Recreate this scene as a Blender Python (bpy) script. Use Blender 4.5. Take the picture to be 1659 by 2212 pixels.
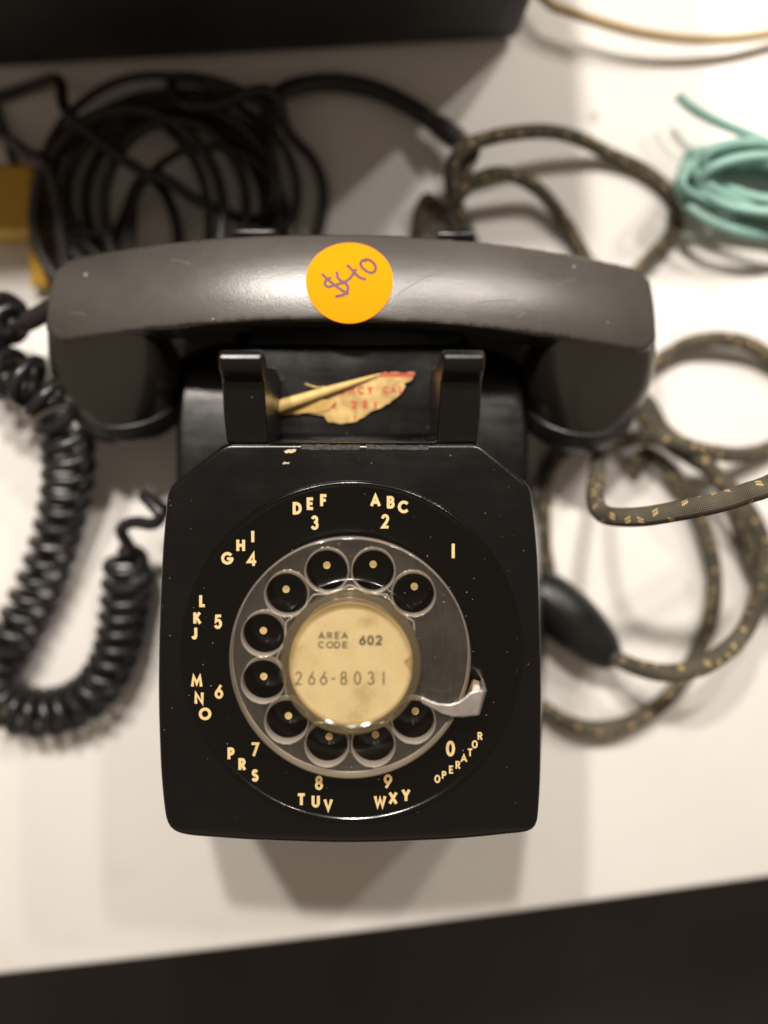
import bpy, bmesh, math, random
from mathutils import Vector, Matrix

random.seed(7)
for o in list(bpy.data.objects):
    bpy.data.objects.remove(o)
scene = bpy.context.scene
COL = scene.collection

# ------------------------------------------------------------------ camera
F, PW, PH = 1550.0, 1659.0, 2212.0        # focal length and frame in photo units
ZC = 348.0                                # camera height above the table, mm
PX, PY = 807.0, 921.0                     # principal point: the photograph is an off-centre crop
cam_d = bpy.data.cameras.new('camera')
cam = bpy.data.objects.new('camera', cam_d)
COL.objects.link(cam)
cam.location = (0, 0, ZC * .001)
cam.rotation_euler = (0, 0, 0)
cam_d.shift_x = (PW / 2 - PX) / PW
cam_d.shift_y = -(PH / 2 - PY) / PW
cam_d.sensor_fit = 'HORIZONTAL'
cam_d.sensor_width = 36
cam_d.lens = 36 * F / PW
cam_d.clip_start = .01
cam_d.clip_end = 50
cam_d.dof.use_dof = True
cam_d.dof.focus_distance = .243
cam_d.dof.aperture_fstop = cam_d.lens / 12.5
scene.camera = cam
scene.render.resolution_x, scene.render.resolution_y = 768, 1024

# ------------------------------------------------------------------ light
world = bpy.data.worlds.new('World')
scene.world = world
world.use_nodes = True
bg = world.node_tree.nodes['Background']
bg.inputs[0].default_value = (1.0, .79, .61, 1)
bg.inputs[1].default_value = .215


def lamp(x, y, z, power, radius=.022, col=(1.0, .92, .83)):
    d = bpy.data.lights.new('ceiling_spot', 'SPOT')
    d.energy = power
    d.shadow_soft_size = radius
    d.color = col
    d.spot_size = math.radians(95)
    d.spot_blend = .6
    o = bpy.data.objects.new('ceiling_spot', d)
    COL.objects.link(o)
    o.location = (x * .001, y * .001, z * .001)
    v = Vector((-.01, 0, .03)) - o.location
    o.rotation_euler = v.to_track_quat('-Z', 'Y').to_euler()
    o['label'] = 'small warm ceiling spot lamp above the table'
    o['category'] = 'lamp'
    o['group'] = 'ceiling spots'


LAMPS = [(-285, 580, 870, 27), (-50, 510, 825, 27), (331, 574, 825, 12), (690, 760, 940, 16)]
for L in LAMPS:
    lamp(*L)
vs = scene.view_settings
vs.view_transform = 'Standard'
vs.look = 'None'
vs.exposure = 0
vs.gamma = 1
vs.use_curve_mapping = False


# ------------------------------------------------------------------ helpers
def U(px, py, z):
    """photo direction met with the plane at height z (mm) -> Vector in mm"""
    t = (ZC - z) / F
    return Vector(((px - PX) * t, -(py - PY) * t, z))


def obj(name, verts, faces, mat=None, parent=None, smooth=True, sharp=35, mats=None, fmat=None, uvs=None):
    me = bpy.data.meshes.new(name)
    me.from_pydata([(v[0] * .001, v[1] * .001, v[2] * .001) for v in verts], [], faces)
    me.update()
    bm = bmesh.new()
    bm.from_mesh(me)
    if uvs is None:
        bmesh.ops.recalc_face_normals(bm, faces=bm.faces)
    bm.to_mesh(me)
    bm.free()
    return link(name, me, mat, parent, smooth, sharp, mats, fmat, uvs)


def link(name, me, mat=None, parent=None, smooth=True, sharp=35, mats=None, fmat=None, uvs=None):
    for m in (mats or [mat]):
        if m:
            me.materials.append(m)
    if fmat:
        for p, k in zip(me.polygons, fmat):
            p.material_index = k
    if uvs:
        lay = me.uv_layers.new(name='uv')
        for l in me.loops:
            lay.data[l.index].uv = uvs[l.vertex_index]
    if smooth:
        for p in me.polygons:
            p.use_smooth = True
        if sharp:
            me.set_sharp_from_angle(angle=math.radians(sharp))
    o = bpy.data.objects.new(name, me)
    COL.objects.link(o)
    if parent:
        o.parent = parent
        o.matrix_parent_inverse = parent.matrix_world.inverted() if False else Matrix.Translation(-parent.location)
    return o


def tag(o, label, cat, group=None):
    o['label'] = label
    o['category'] = cat
    if group:
        o['group'] = group
    return o


def empty(name, loc, label, cat):
    o = bpy.data.objects.new(name, None)
    o.empty_display_size = .01
    COL.objects.link(o)
    o.location = Vector(loc) * .001
    return tag(o, label, cat)


def catmull(pts, step=2.0, closed=False):
    pts = [Vector(p) for p in pts]
    n = len(pts)
    out = []
    segs = n if closed else n - 1
    for i in range(segs):
        if closed:
            p0, p1, p2, p3 = pts[(i - 1) % n], pts[i], pts[(i + 1) % n], pts[(i + 2) % n]
        else:
            p1, p2 = pts[i], pts[i + 1]
            p0 = pts[i - 1] if i else p1 * 2 - p2
            p3 = pts[i + 2] if i + 2 < n else p2 * 2 - p1
        k = max(2, int((p2 - p1).length / step))
        for j in range(k):
            t = j / k
            out.append(.5 * ((2 * p1) + (p2 - p0) * t + (2 * p0 - 5 * p1 + 4 * p2 - p3) * t * t
                             + (3 * p1 - p0 - 3 * p2 + p3) * t ** 3))
    if not closed:
        out.append(pts[-1])
    return out


def frames(path):
    T = []
    n = len(path)
    for i in range(n):
        d = path[min(i + 1, n - 1)] - path[max(i - 1, 0)]
        T.append(d.normalized() if d.length > 1e-9 else Vector((1, 0, 0)))
    up = Vector((0, 0, 1)) if abs(T[0].z) < .9 else Vector((1, 0, 0))
    N = (up - T[0] * up.dot(T[0])).normalized()
    out = []
    for t in T:
        N = (N - t * N.dot(t))
        N.normalize()
        out.append((t, N, t.cross(N)))
    return out


def tube(path, r, sides=12, cap=True):
    fr = frames(path)
    V, Fc, UV = [], [], []
    L = 0
    for i, (p, (t, a, b)) in enumerate(zip(path, fr)):
        if i:
            L += (p - path[i - 1]).length
        rr = r(i / (len(path) - 1)) if callable(r) else r
        for k in range(sides + 1):
            an = 2 * math.pi * k / sides
            V.append(p + a * (rr * math.cos(an)) + b * (rr * math.sin(an)))
            UV.append((k / sides, L * .001))
    s = sides + 1
    for i in range(len(path) - 1):
        for k in range(sides):
            Fc.append((i * s + k, i * s + k + 1, (i + 1) * s + k + 1, (i + 1) * s + k))
    if cap:
        Fc.append(tuple(range(sides - 1, -1, -1)))
        e = (len(path) - 1) * s
        Fc.append(tuple(e + k for k in range(sides)))
    return V, Fc, UV


def lathe(cx, cy, prof, n=96, close=False):
    """profile (r, z) -> surface of revolution about the vertical through cx, cy"""
    V, Fc = [], []
    for (r, z) in prof:
        for k in range(n):
            a = 2 * math.pi * k / n
            V.append((cx + r * math.cos(a), cy + r * math.sin(a), z))
    for i in range(len(prof) - 1):
        for k in range(n):
            k2 = (k + 1) % n
            Fc.append((i * n + k, i * n + k2, (i + 1) * n + k2, (i + 1) * n + k))
    if close:
        for k in range(n):
            k2 = (k + 1) % n
            i = len(prof) - 1
            Fc.append((i * n + k, i * n + k2, k2, k))
    return V, Fc


def disc_fill(V, ring):
    return tuple(ring)


# ------------------------------------------------------------------ materials
def new_mat(name):
    m = bpy.data.materials.new(name)
    m.use_nodes = True
    nt = m.node_tree
    return m, nt, nt.nodes['Principled BSDF'], nt.nodes['Material Output']


def nd(nt, kind, **kw):
    n = nt.nodes.new(kind)
    for k, v in kw.items():
        if k.startswith('i_'):
            key = k[2:]
            key = int(key) if key.isdigit() else key
            n.inputs[key].default_value = v
        else:
            setattr(n, k, v)
    return n


def mth(nt, op, a, b=None, c=None):
    n = nt.nodes.new('ShaderNodeMath')
    n.operation = op
    for i, v in enumerate((a, b, c)):
        if v is None:
            continue
        if isinstance(v, (int, float)):
            n.inputs[i].default_value = v
        else:
            nt.links.new(v, n.inputs[i])
    return n.outputs[0]


def noise(nt, scale, detail=4, rough=.55, coord='Object', dist=0, stretch=None):
    tc = nt.nodes.new('ShaderNodeTexCoord')
    src = tc.outputs[coord]
    if stretch:
        mp = nd(nt, 'ShaderNodeMapping')
        mp.inputs['Scale'].default_value = stretch
        nt.links.new(src, mp.inputs[0])
        src = mp.outputs[0]
    n = nd(nt, 'ShaderNodeTexNoise', i_Scale=scale, i_Detail=detail, i_Roughness=rough, i_Distortion=dist)
    nt.links.new(src, n.inputs['Vector'])
    return n.outputs[0]


def ramp(nt, fac, stops):
    r = nt.nodes.new('ShaderNodeValToRGB')
    while len(r.color_ramp.elements) < len(stops):
        r.color_ramp.elements.new(.5)
    for e, (p, c) in zip(r.color_ramp.elements, stops):
        e.position = p
        e.color = c if len(c) == 4 else (*c, 1)
    nt.links.new(fac, r.inputs[0])
    return r.outputs[0]


def mixc(nt, fac, a, b):
    m = nt.nodes.new('ShaderNodeMix')
    m.data_type = 'RGBA'
    for sock, v in ((m.inputs[0], fac), (m.inputs[6], a), (m.inputs[7], b)):
        if isinstance(v, (int, float)):
            sock.default_value = v
        elif isinstance(v, tuple):
            sock.default_value = v if len(v) == 4 else (*v, 1)
        else:
            nt.links.new(v, sock)
    return m.outputs[2]


def bump(nt, h, strength, dist):
    b = nd(nt, 'ShaderNodeBump', i_Strength=strength, i_Distance=dist)
    nt.links.new(h, b.inputs['Height'])
    return b.outputs[0]


def dust_mask(nt, scale=260, size=.05, keep=.55):
    """tiny settled specks and a few fibres: 1 on a speck"""
    tc = nt.nodes.new('ShaderNodeTexCoord')
    nz = nd(nt, 'ShaderNodeTexNoise', i_Scale=900, i_Detail=2)
    nt.links.new(tc.outputs['Object'], nz.inputs['Vector'])
    vor = nd(nt, 'ShaderNodeTexVoronoi', i_Scale=scale)
    nt.links.new(tc.outputs['Object'], vor.inputs['Vector'])
    sep = nt.nodes.new('ShaderNodeSeparateColor')
    nt.links.new(vor.outputs['Color'], sep.inputs[0])
    k = mth(nt, 'GREATER_THAN', sep.outputs[0], keep)
    rad = mth(nt, 'MULTIPLY', sep.outputs[1], size)
    d = mth(nt, 'LESS_THAN', vor.outputs['Distance'], rad)
    return mth(nt, 'MULTIPLY', k, d)


def black_plastic(name, base=(.012, .0115, .012), r0=.22, r1=.42, dusty=True, haze=.0, bstr=.05, grain=900, dust_keep=.6):
    m, nt, p, out = new_mat(name)
    n1 = noise(nt, 22, 7, .66)
    n2 = noise(nt, 260, 3, .6, stretch=(.12, 1, 1))
    t = mth(nt, 'ADD', mth(nt, 'MULTIPLY', n1, .75), mth(nt, 'MULTIPLY', n2, .25))
    rg = nd(nt, 'ShaderNodeMapRange', i_1=.35, i_2=.65, i_3=r0, i_4=r1)
    nt.links.new(t, rg.inputs[0])
    nt.links.new(rg.outputs[0], p.inputs['Roughness'])
    c = mixc(nt, mth(nt, 'MULTIPLY', n1, haze), base, (.10, .095, .09))
    if dusty:
        dm = dust_mask(nt, 420, .075, dust_keep)
        dm2 = dust_mask(nt, 130, .030, dust_keep + .1)
        both = mth(nt, 'MINIMUM', mth(nt, 'ADD', dm, dm2), 1)
        c = mixc(nt, mth(nt, 'MULTIPLY', both, .75), c, (.42, .39, .34))
    nt.links.new(c, p.inputs['Base Color'])
    nb = noise(nt, grain, 3, .6)
    nt.links.new(bump(nt, nb, bstr, .0006), p.inputs['Normal'])
    return m


def lit_worn_back(m, lit_grey, lo=.80, hi=.97, tilt=16):
    """the outer back of the handle is worn dull, and painted lighter where light falls on it"""
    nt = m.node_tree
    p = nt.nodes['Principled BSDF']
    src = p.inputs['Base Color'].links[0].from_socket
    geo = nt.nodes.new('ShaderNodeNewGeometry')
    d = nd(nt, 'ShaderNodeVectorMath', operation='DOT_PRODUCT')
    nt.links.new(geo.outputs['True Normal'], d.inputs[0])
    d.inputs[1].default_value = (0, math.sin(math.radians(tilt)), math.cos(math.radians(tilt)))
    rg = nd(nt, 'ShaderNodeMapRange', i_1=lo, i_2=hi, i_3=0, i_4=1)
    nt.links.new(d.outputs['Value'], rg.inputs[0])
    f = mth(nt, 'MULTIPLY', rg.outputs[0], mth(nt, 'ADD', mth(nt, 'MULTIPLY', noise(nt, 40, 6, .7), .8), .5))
    nt.links.new(mixc(nt, mth(nt, 'MINIMUM', f, 1), src, lit_grey), p.inputs['Base Color'])
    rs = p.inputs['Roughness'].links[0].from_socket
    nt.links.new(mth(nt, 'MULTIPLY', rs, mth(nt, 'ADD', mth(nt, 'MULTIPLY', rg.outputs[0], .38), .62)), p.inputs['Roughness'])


def plain(name, col, rough=.5, var=.0, vscale=60, metal=0, bstr=0, bscale=300, col2=None):
    m, nt, p, out = new_mat(name)
    p.inputs['Roughness'].default_value = rough
    p.inputs['Metallic'].default_value = metal
    if var:
        f = noise(nt, vscale, 5, .6)
        c2 = col2 or tuple(x * (1 - var) for x in col)
        nt.links.new(ramp(nt, f, [(.35, c2), (.65, col)]), p.inputs['Base Color'])
    else:
        p.inputs['Base Color'].default_value = (*col, 1)
    if bstr:
        nt.links.new(bump(nt, noise(nt, bscale, 4, .6), bstr, .0005), p.inputs['Normal'])
    return m


M_shell = black_plastic('black_moulded_plastic', base=(.002, .0017, .0017), r0=.14, r1=.30, haze=.018, dust_keep=.5)
M_plate = black_plastic('dial_plate_black', base=(.0016, .0013, .0011), r0=.12, r1=.22, dust_keep=.30)
M_hand = black_plastic('worn_handset_plastic', base=(.015, .012, .0095), r0=.25, r1=.36, dusty=True, haze=.06, bstr=.14, grain=1500, dust_keep=.9)
M_hand.node_tree.nodes['Principled BSDF'].inputs['Specular IOR Level'].default_value = .95
lit_worn_back(M_hand, (.072, .066, .060))  # worn grey back; its lit look against the darker sides is painted in
M_cap = black_plastic('handset_cap_plastic', base=(.010, .009, .0085), r0=.30, r1=.42, dusty=False, bstr=.05)
M_ear = black_plastic('cradle_ear_plastic', base=(.003, .0027, .0027), r0=.22, r1=.34, haze=.04, dust_keep=.6)
M_coil = plain('coiled_cord_vinyl', (.014, .013, .014), .28, bstr=.03)
M_cable = plain('black_cable_rubber', (.022, .020, .020), .42, bstr=.05)
M_bake = plain('black_bakelite', (.010, .0095, .009), .40, var=.3, bstr=.05)
M_cream = plain('cream_lettering', (.72, .53, .25), .5, var=.14, vscale=900)
M_ink = plain('printed_ink', (.045, .035, .022), .7, var=.5, vscale=2500, col2=(.11, .085, .05))
M_ink2 = plain('typed_ink', (.07, .05, .03), .7, var=.6, vscale=2500, col2=(.17, .12, .065))
M_orange = plain('orange_sticker_paper', (.88, .28, .0005), .85, var=.03, vscale=200)
M_orange.node_tree.nodes['Principled BSDF'].inputs['Specular IOR Level'].default_value = .15
M_pen = plain('marker_pen', (.10, .05, .055), .6, var=.35, vscale=900)
M_red = plain('red_print', (.42, .03, .018), .7, var=.3, vscale=1200, col2=(.46, .09, .04))
M_flake = plain('cream_paper_flake', (.60, .49, .32), .8, var=.4, vscale=700)
M_lit_strip = plain('grey_lit_strip', (.055, .055, .055), .55, var=.9, vscale=900, bstr=.6, bscale=1500)
M_chrome = plain('stamped_steel', (.70, .64, .60), .36, var=.3, vscale=250, metal=.8, bstr=.1, bscale=500)
M_dirt = plain('tan_dirt', (.30, .21, .12), .8, var=.5, vscale=600)
M_yellow = plain('yellow_plastic', (.62, .37, .04), .45, var=.1)
M_teal = plain('teal_vinyl_cord', (.28, .49, .43), .4, var=.25, vscale=40)
M_creamcord = plain('cream_cord_vinyl', (.46, .34, .18), .45)
M_box = plain('black_cabinet_paint', (.020, .018, .016), .5, var=.3, vscale=12)
M_floor = plain('dark_floor', (.036, .032, .029), .45, var=.4, vscale=3)


def card_material():
    m, nt, p, out = new_mat('aged_card')
    a = noise(nt, 90, 6, .65)
    b = noise(nt, 1400, 3, .6)
    c = ramp(nt, a, [(.28, (.34, .25, .11)), (.44, (.53, .42, .23)), (.66, (.60, .49, .29))])
    f = mth(nt, 'MULTIPLY', b, .35)
    c = mixc(nt, f, c, (.40, .31, .16))
    nt.links.new(c, p.inputs['Base Color'])
    p.inputs['Roughness'].default_value = .6
    nt.links.new(bump(nt, b, .15, .0002), p.inputs['Normal'])
    return m


M_card = card_material()


def torn_material():
    m, nt, p, out = new_mat('torn_yellow_paper')
    a = noise(nt, 160, 6, .7)
    c = ramp(nt, a, [(.36, (.36, .23, .08)), (.55, (.54, .37, .135)), (.70, (.62, .45, .19))])
    nt.links.new(c, p.inputs['Base Color'])
    p.inputs['Roughness'].default_value = .7
    return m


M_torn = torn_material()


def clear_plastic(name, haze, tint=(.93, .90, .84), hz=(.55, .50, .44), rough=.10, scratch=True):
    m, nt, p, out = new_mat(name)
    nt.nodes.remove(p)
    tr = nd(nt, 'ShaderNodeBsdfTransparent')
    tr.inputs[0].default_value = (*tint, 1)
    df = nd(nt, 'ShaderNodeBsdfDiffuse')
    df.inputs[0].default_value = (*hz, 1)
    gl = nd(nt, 'ShaderNodeBsdfGlossy', i_Roughness=rough)
    mx = nt.nodes.new('ShaderNodeMixShader')
    if scratch:
        a = noise(nt, 60, 5, .65)
        b = noise(nt, 700, 3, .7, stretch=(1, .08, 1))
        f = mth(nt, 'ADD', mth(nt, 'MULTIPLY', a, .9), mth(nt, 'MULTIPLY', b, .7))
        rg = nd(nt, 'ShaderNodeMapRange', i_1=.5, i_2=1.15, i_3=haze * .45, i_4=haze * 1.7)
        nt.links.new(f, rg.inputs[0])
        dm = dust_mask(nt, 300, .08, .6)
        nt.links.new(mth(nt, 'MINIMUM', mth(nt, 'ADD', rg.outputs[0], mth(nt, 'MULTIPLY', dm, .6)), 1), mx.inputs[0])
    else:
        mx.inputs[0].default_value = haze
    nt.links.new(tr.outputs[0], mx.inputs[1])
    nt.links.new(df.outputs[0], mx.inputs[2])
    lw = nd(nt, 'ShaderNodeLayerWeight', i_Blend=.5)
    fres = mth(nt, 'ADD', mth(nt, 'MULTIPLY', mth(nt, 'POWER', lw.outputs['Facing'], 5), .9), .04)
    m2 = nt.nodes.new('ShaderNodeMixShader')
    nt.links.new(fres, m2.inputs[0])
    nt.links.new(mx.outputs[0], m2.inputs[1])
    nt.links.new(gl.outputs[0], m2.inputs[2])
    nt.links.new(m2.outputs[0], out.inputs[0])
    return m


M_clear = clear_plastic('clear_acrylic_scuffed', .032)
M_clear_edge = clear_plastic('clear_acrylic_cut_edge', .46, hz=(.62, .54, .45), rough=.2, scratch=False)  # frosted cut edge; the bright glow of the rims is put into the pale colour
M_ring = clear_plastic('clear_ridged_ring', .14, tint=(.9, .84, .70), hz=(.52, .42, .26), rough=.12, scratch=False)
M_cover = clear_plastic('clear_card_cover', .02, tint=(.98, .96, .9), rough=.08, scratch=False)


def table_material():
    m, nt, p, out = new_mat('white_table_cover')
    a = noise(nt, 5, 4, .5)
    b = noise(nt, 420, 3, .6)
    c = ramp(nt, a, [(.3, (.80, .775, .745)), (.7, (.84, .82, .79))])
    # faint old spot on the cover
    tc = nt.nodes.new('ShaderNodeTexCoord')
    s = U(1283, 252, 0) * .001
    dist = nd(nt, 'ShaderNodeVectorMath', operation='DISTANCE')
    nt.links.new(tc.outputs['Object'], dist.inputs[0])
    dist.inputs[1].default_value = (s.x, s.y, 0)
    rg = nd(nt, 'ShaderNodeMapRange', i_1=.0015, i_2=.0042, i_3=.55, i_4=0)
    nt.links.new(dist.outputs['Value'], rg.inputs[0])
    c = mixc(nt, rg.outputs[0], c, (.36, .32, .28))
    st_ = noise(nt, 26, 6, .7)
    c = mixc(nt, mth(nt, 'MULTIPLY', mth(nt, 'MAXIMUM', mth(nt, 'SUBTRACT', st_, .56), 0), .9), c, (.55, .49, .41))
    c = mixc(nt, mth(nt, 'MULTIPLY', dust_mask(nt, 55, .03, .75), .5), c, (.30, .25, .20))
    nt.links.new(c, p.inputs['Base Color'])
    p.inputs['Roughness'].default_value = .62
    w = noise(nt, 9, 3, .45, dist=.6)
    h = mth(nt, 'ADD', mth(nt, 'MULTIPLY', w, 1.0), mth(nt, 'MULTIPLY', b, .01))
    nt.links.new(bump(nt, h, .22, .010), p.inputs['Normal'])
    return m


M_table = table_material()


def fabric_material():
    """brown braided cotton with small yellow tracer stitches; uv = (round, metres along)"""
    m, nt, p, out = new_mat('braided_cord_cotton')
    uv = nt.nodes.new('ShaderNodeUVMap')
    sep = nt.nodes.new('ShaderNodeSeparateXYZ')
    nt.links.new(uv.outputs[0], sep.inputs[0])
    u, v = sep.outputs[0], sep.outputs[1]
    s = mth(nt, 'MULTIPLY', v, 1 / .0098)
    masks = []
    for k, (off, dirn) in enumerate(((0.0, 1), (.45, -1))):
        ss = mth(nt, 'ADD', s, off)
        fv = mth(nt, 'FRACT', ss)
        ce = mth(nt, 'FLOOR', ss)
        uu = mth(nt, 'ADD', mth(nt, 'MULTIPLY', u, 2), mth(nt, 'MULTIPLY', ce, .17 * dirn))
        uu = mth(nt, 'ADD', uu, mth(nt, 'MULTIPLY', fv, .5 * dirn))
        fu = mth(nt, 'FRACT', uu)
        # two short stitches side by side
        gap = mth(nt, 'GREATER_THAN', mth(nt, 'ABSOLUTE', mth(nt, 'SUBTRACT', fu, .11)), .018)
        a = mth(nt, 'MULTIPLY', mth(nt, 'LESS_THAN', fv, .20), mth(nt, 'LESS_THAN', fu, .20))
        masks.append(mth(nt, 'MULTIPLY', a, gap))
    fleck = mth(nt, 'MAXIMUM', masks[0], masks[1])
    d1 = mth(nt, 'SINE', mth(nt, 'ADD', mth(nt, 'MULTIPLY', u, 2 * math.pi * 16), mth(nt, 'MULTIPLY', v, 2 * math.pi * 900)))
    d2 = mth(nt, 'SINE', mth(nt, 'SUBTRACT', mth(nt, 'MULTIPLY', u, 2 * math.pi * 16), mth(nt, 'MULTIPLY', v, 2 * math.pi * 900)))
    h = mth(nt, 'MULTIPLY', d1, d2)
    nz = noise(nt, 70, 4, .6)
    base = ramp(nt, nz, [(.35, (.070, .062, .042)), (.65, (.135, .120, .083))])
    base = mixc(nt, mth(nt, 'MULTIPLY', mth(nt, 'LESS_THAN', h, -.25), .55), base, (.025, .019, .012))
    c = mixc(nt, fleck, base, (.56, .38, .17))
    nt.links.new(c, p.inputs['Base Color'])
    p.inputs['Roughness'].default_value = .8
    nt.links.new(bump(nt, h, .6, .0004), p.inputs['Normal'])
    return m


M_fabric = fabric_material()

# ------------------------------------------------------------------ the setting
# front edge of the table follows the line seen in the photograph
e0, e1, e2 = U(-500, 2168, 0), U(829, 2014, 0), U(2200, 1826, 0)
back = 900


def table():
    V, Fc = [], []
    edge = catmull([e0, e1, e2], 20)
    nrm = Vector((-(e2 - e0).y, (e2 - e0).x, 0)).normalized() * -1   # towards the front
    prof = [(-4, 0), (-2.2, -.35), (-.8, -1.4), (0, -3.2), (.2, -6), (.2, -28)]
    rows = [[Vector((p.x, back, 0)) for p in edge], [Vector((p.x, 200, 0)) for p in edge]]
    for d, z in prof:
        rows.append([p + nrm * d + Vector((0, 0, z)) for p in edge])
    n = len(edge)
    for r in rows:
        V += r
    for i in range(len(rows) - 1):
        for k in range(n - 1):
            Fc.append((i * n + k, i * n + k + 1, (i + 1) * n + k + 1, (i + 1) * n + k))
    o = obj('table_top', V, Fc, M_table, sharp=0)
    o['kind'] = 'structure'
    o['label'] = 'white covered table top with a straight front edge'
    o['category'] = 'table'


table()
g = obj('floor', [(-3000, -3000, -740), (3000, -3000, -740), (3000, 3000, -740), (-3000, 3000, -740)], [(0, 1, 2, 3)], M_floor)
g['kind'] = 'structure'
g['label'] = 'dark brown floor beyond the table edge'
g['category'] = 'floor'

# ------------------------------------------------------------------ the telephone
ZF = 110.0                     # height of the telephone's face above the table
ZP = ZF + .6                   # number plate
ZW = ZF + 10.0                 # top of the finger wheel
PHX = -8.0                     # axis of the telephone
phone = empty('rotary_telephone', (PHX, -60, 0), 'black rotary dial telephone lying on the white table', 'telephone')


def resample(pts, n):
    P = [Vector(p) for p in pts]
    P.append(P[0])
    L = [0]
    for a, b in zip(P, P[1:]):
        L.append(L[-1] + (b - a).length)
    out = []
    j = 0
    for i in range(n):
        s = L[-1] * i / n
        while L[j + 1] < s:
            j += 1
        f = (s - L[j]) / max(1e-9, L[j + 1] - L[j])
        out.append(P[j].lerp(P[j + 1], f))
    return out


def round_poly(pts, radii, seg=8):
    out = []
    n = len(pts)
    for i in range(n):
        p, a, b = pts[i], pts[i - 1], pts[(i + 1) % n]
        r = radii[i]
        da, db = (a - p), (b - p)
        d = min(r, da.length * .45, db.length * .45)
        s, e = p + da.normalized() * d, p + db.normalized() * d
        for k in range(seg + 1):
            t = k / seg
            out.append((1 - t) ** 2 * s + 2 * t * (1 - t) * p + t * t * e)
    return out


def shell():
    outl = [(487, 956), (1034, 956), (1147, 1048), (1163, 1180), (1171, 1400), (1172, 1560), (1169, 1710),
            (1161, 1817), (1000, 1835), (760, 1845), (540, 1838), (361, 1824), (345, 1690), (339, 1520), (341, 1350), (349, 1180), (360, 1055)]
    rad = [2, 2, 3, 20, 20, 20, 20, 11, 30, 30, 30, 11, 20, 20, 20, 20, 3]
    pts = round_poly([U(x, y, ZF) for x, y in outl], rad)
    N = 260
    pts = resample(pts, N)
    ctr = sum(pts, Vector()) / N
    nr = []
    for i in range(N):
        t = (pts[(i + 2) % N] - pts[i - 2]).normalized()
        n = Vector((t.y, -t.x, 0))
        if n.dot(pts[i] - ctr) < 0:
            n = -n
        nr.append(n)
    V, Fc = [], []
    levels = []
    for k in range(7):
        a = math.pi / 2 * k / 6
        levels.append(('r', 1 - math.sin(a), 1 - math.cos(a)))
    for kind, fi, fd in levels:
        for p, n in zip(pts, nr):
            low = max(0, -n.y) ** 2
            R = 2.0 + 6.5 * low
            V.append((p.x - n.x * R * fi, p.y - n.y * R * fi, ZF - R * fd))
    for z, out in ((95, 3.5), (60, 12), (25, 21), (3, 27), (0, 26)):
        for p, n in zip(pts, nr):
            up = min(1, max(0, n.y / .5))
            V.append((p.x + n.x * out * (1 - .72 * up), p.y + n.y * out * ((1 - .95 * up) if n.y > 0 else .6), z))
    rows = len(levels) + 5
    for i in range(rows - 1):
        for k in range(N):
            k2 = (k + 1) % N
            Fc.append((i * N + k, i * N + k2, (i + 1) * N + k2, (i + 1) * N + k))
    Fc.append(tuple(range(N)))
    return obj('shell', V, Fc, M_shell, phone, sharp=40)


sh = shell()
# pocket between the ears: cut the face back with its own floor and walls
EARS = [((472, 567), (487, 578)), ((957, 1047), (946, 1035))]


def prism_x(prof, x0, x1, taper=0):
    """polygon in (y, z) extruded from x0 to x1"""
    n = len(prof)
    V = [(x0, y, z) for y, z in prof] + [(x1, y, z) for y, z in prof]
    Fc = [(k, (k + 1) % n, n + (k + 1) % n, n + k) for k in range(n)]
    Fc += [tuple(range(n - 1, -1, -1)), tuple(range(n, 2 * n))]
    return V, Fc


def bevel(o, w=.0008, seg=3, angle=30):
    b = o.modifiers.new('bevel', 'BEVEL')
    b.width = w
    b.segments = seg
    b.limit_method = 'ANGLE'
    b.angle_limit = math.radians(angle)
    return o


yb = U(757, 955, ZF).y
PK = 33.0                      # depth of the pocket between the ears
# cradle body under the handset
prof = [(yb + .6, ZF - PK), (yb + 36, ZF - PK - 3), (yb + 46, ZF - 62), (yb + 58, ZF - 72), (yb + 76, ZF - 73), (yb + 78, ZF - 80), (yb + 80, 0), (yb - 20, 0), (yb - 20, ZF - PK - 14)]
xl, xr = U(474, 860, ZF).x + 1.5, U(1047, 860, ZF).x - 1.5
bevel(obj('cradle_web', *prism_x(prof, xl, xr), M_shell, phone), .002)
prof = [(yb - 36, 56), (yb + 6, 54), (yb + 30, 46), (yb + 62, 40), (yb + 76, 36), (yb + 79, 0), (yb - 36, 0)]
cb = obj('cradle_base', *prism_x(prof, PHX - 73.5, PHX + 72), M_shell, phone)
bevel(cb, .003)


def front_ear(x0, x1, b0, b1):
    """ear that leans out of the face towards the viewer"""
    zt = ZF + 19
    y1 = U(757, 757, zt).y
    pr = [(yb - .3, ZF - .6), (yb + 3, ZF + 1.0), (yb + 8, ZF + 5.5), (y1 - 9.5, zt - 9), (y1 - 7, zt - 4.2), (y1 - 5.6, zt - 2.0), (y1 - 4.0, zt - .7), (y1 - 2.2, zt - .2), (y1 - .7, zt - .6), (y1, zt - 1.8),
          (y1 + .4, zt - 4), (y1 - .5, zt - 12), (y1 - 3, ZF), (y1 - 2, ZF - 20), (y1 - 5, ZF - PK - 2), (yb - .3, ZF - PK - 4)]
    V, Fc = prism_x(pr, 0, 1)
    V2 = []
    for x, y, z in V:
        f = min(1, max(0, (z - ZF) / (zt - ZF)))
        V2.append(((x1 if x else x0) * f + (b1 if x else b0) * (1 - f), y, z))
    o = obj('cradle_ear', V2, Fc, M_ear, phone, sharp=30)
    bevel(o, .0009, 3, 40)
    return o


front_ear(U(473, 800, ZF + 18).x, U(567, 800, ZF + 18).x, U(487, 950, ZF).x, U(578, 950, ZF).x)
front_ear(U(957, 800, ZF + 18).x, U(1047, 800, ZF + 18).x, U(944, 950, ZF).x, U(1034, 950, ZF).x)


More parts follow.
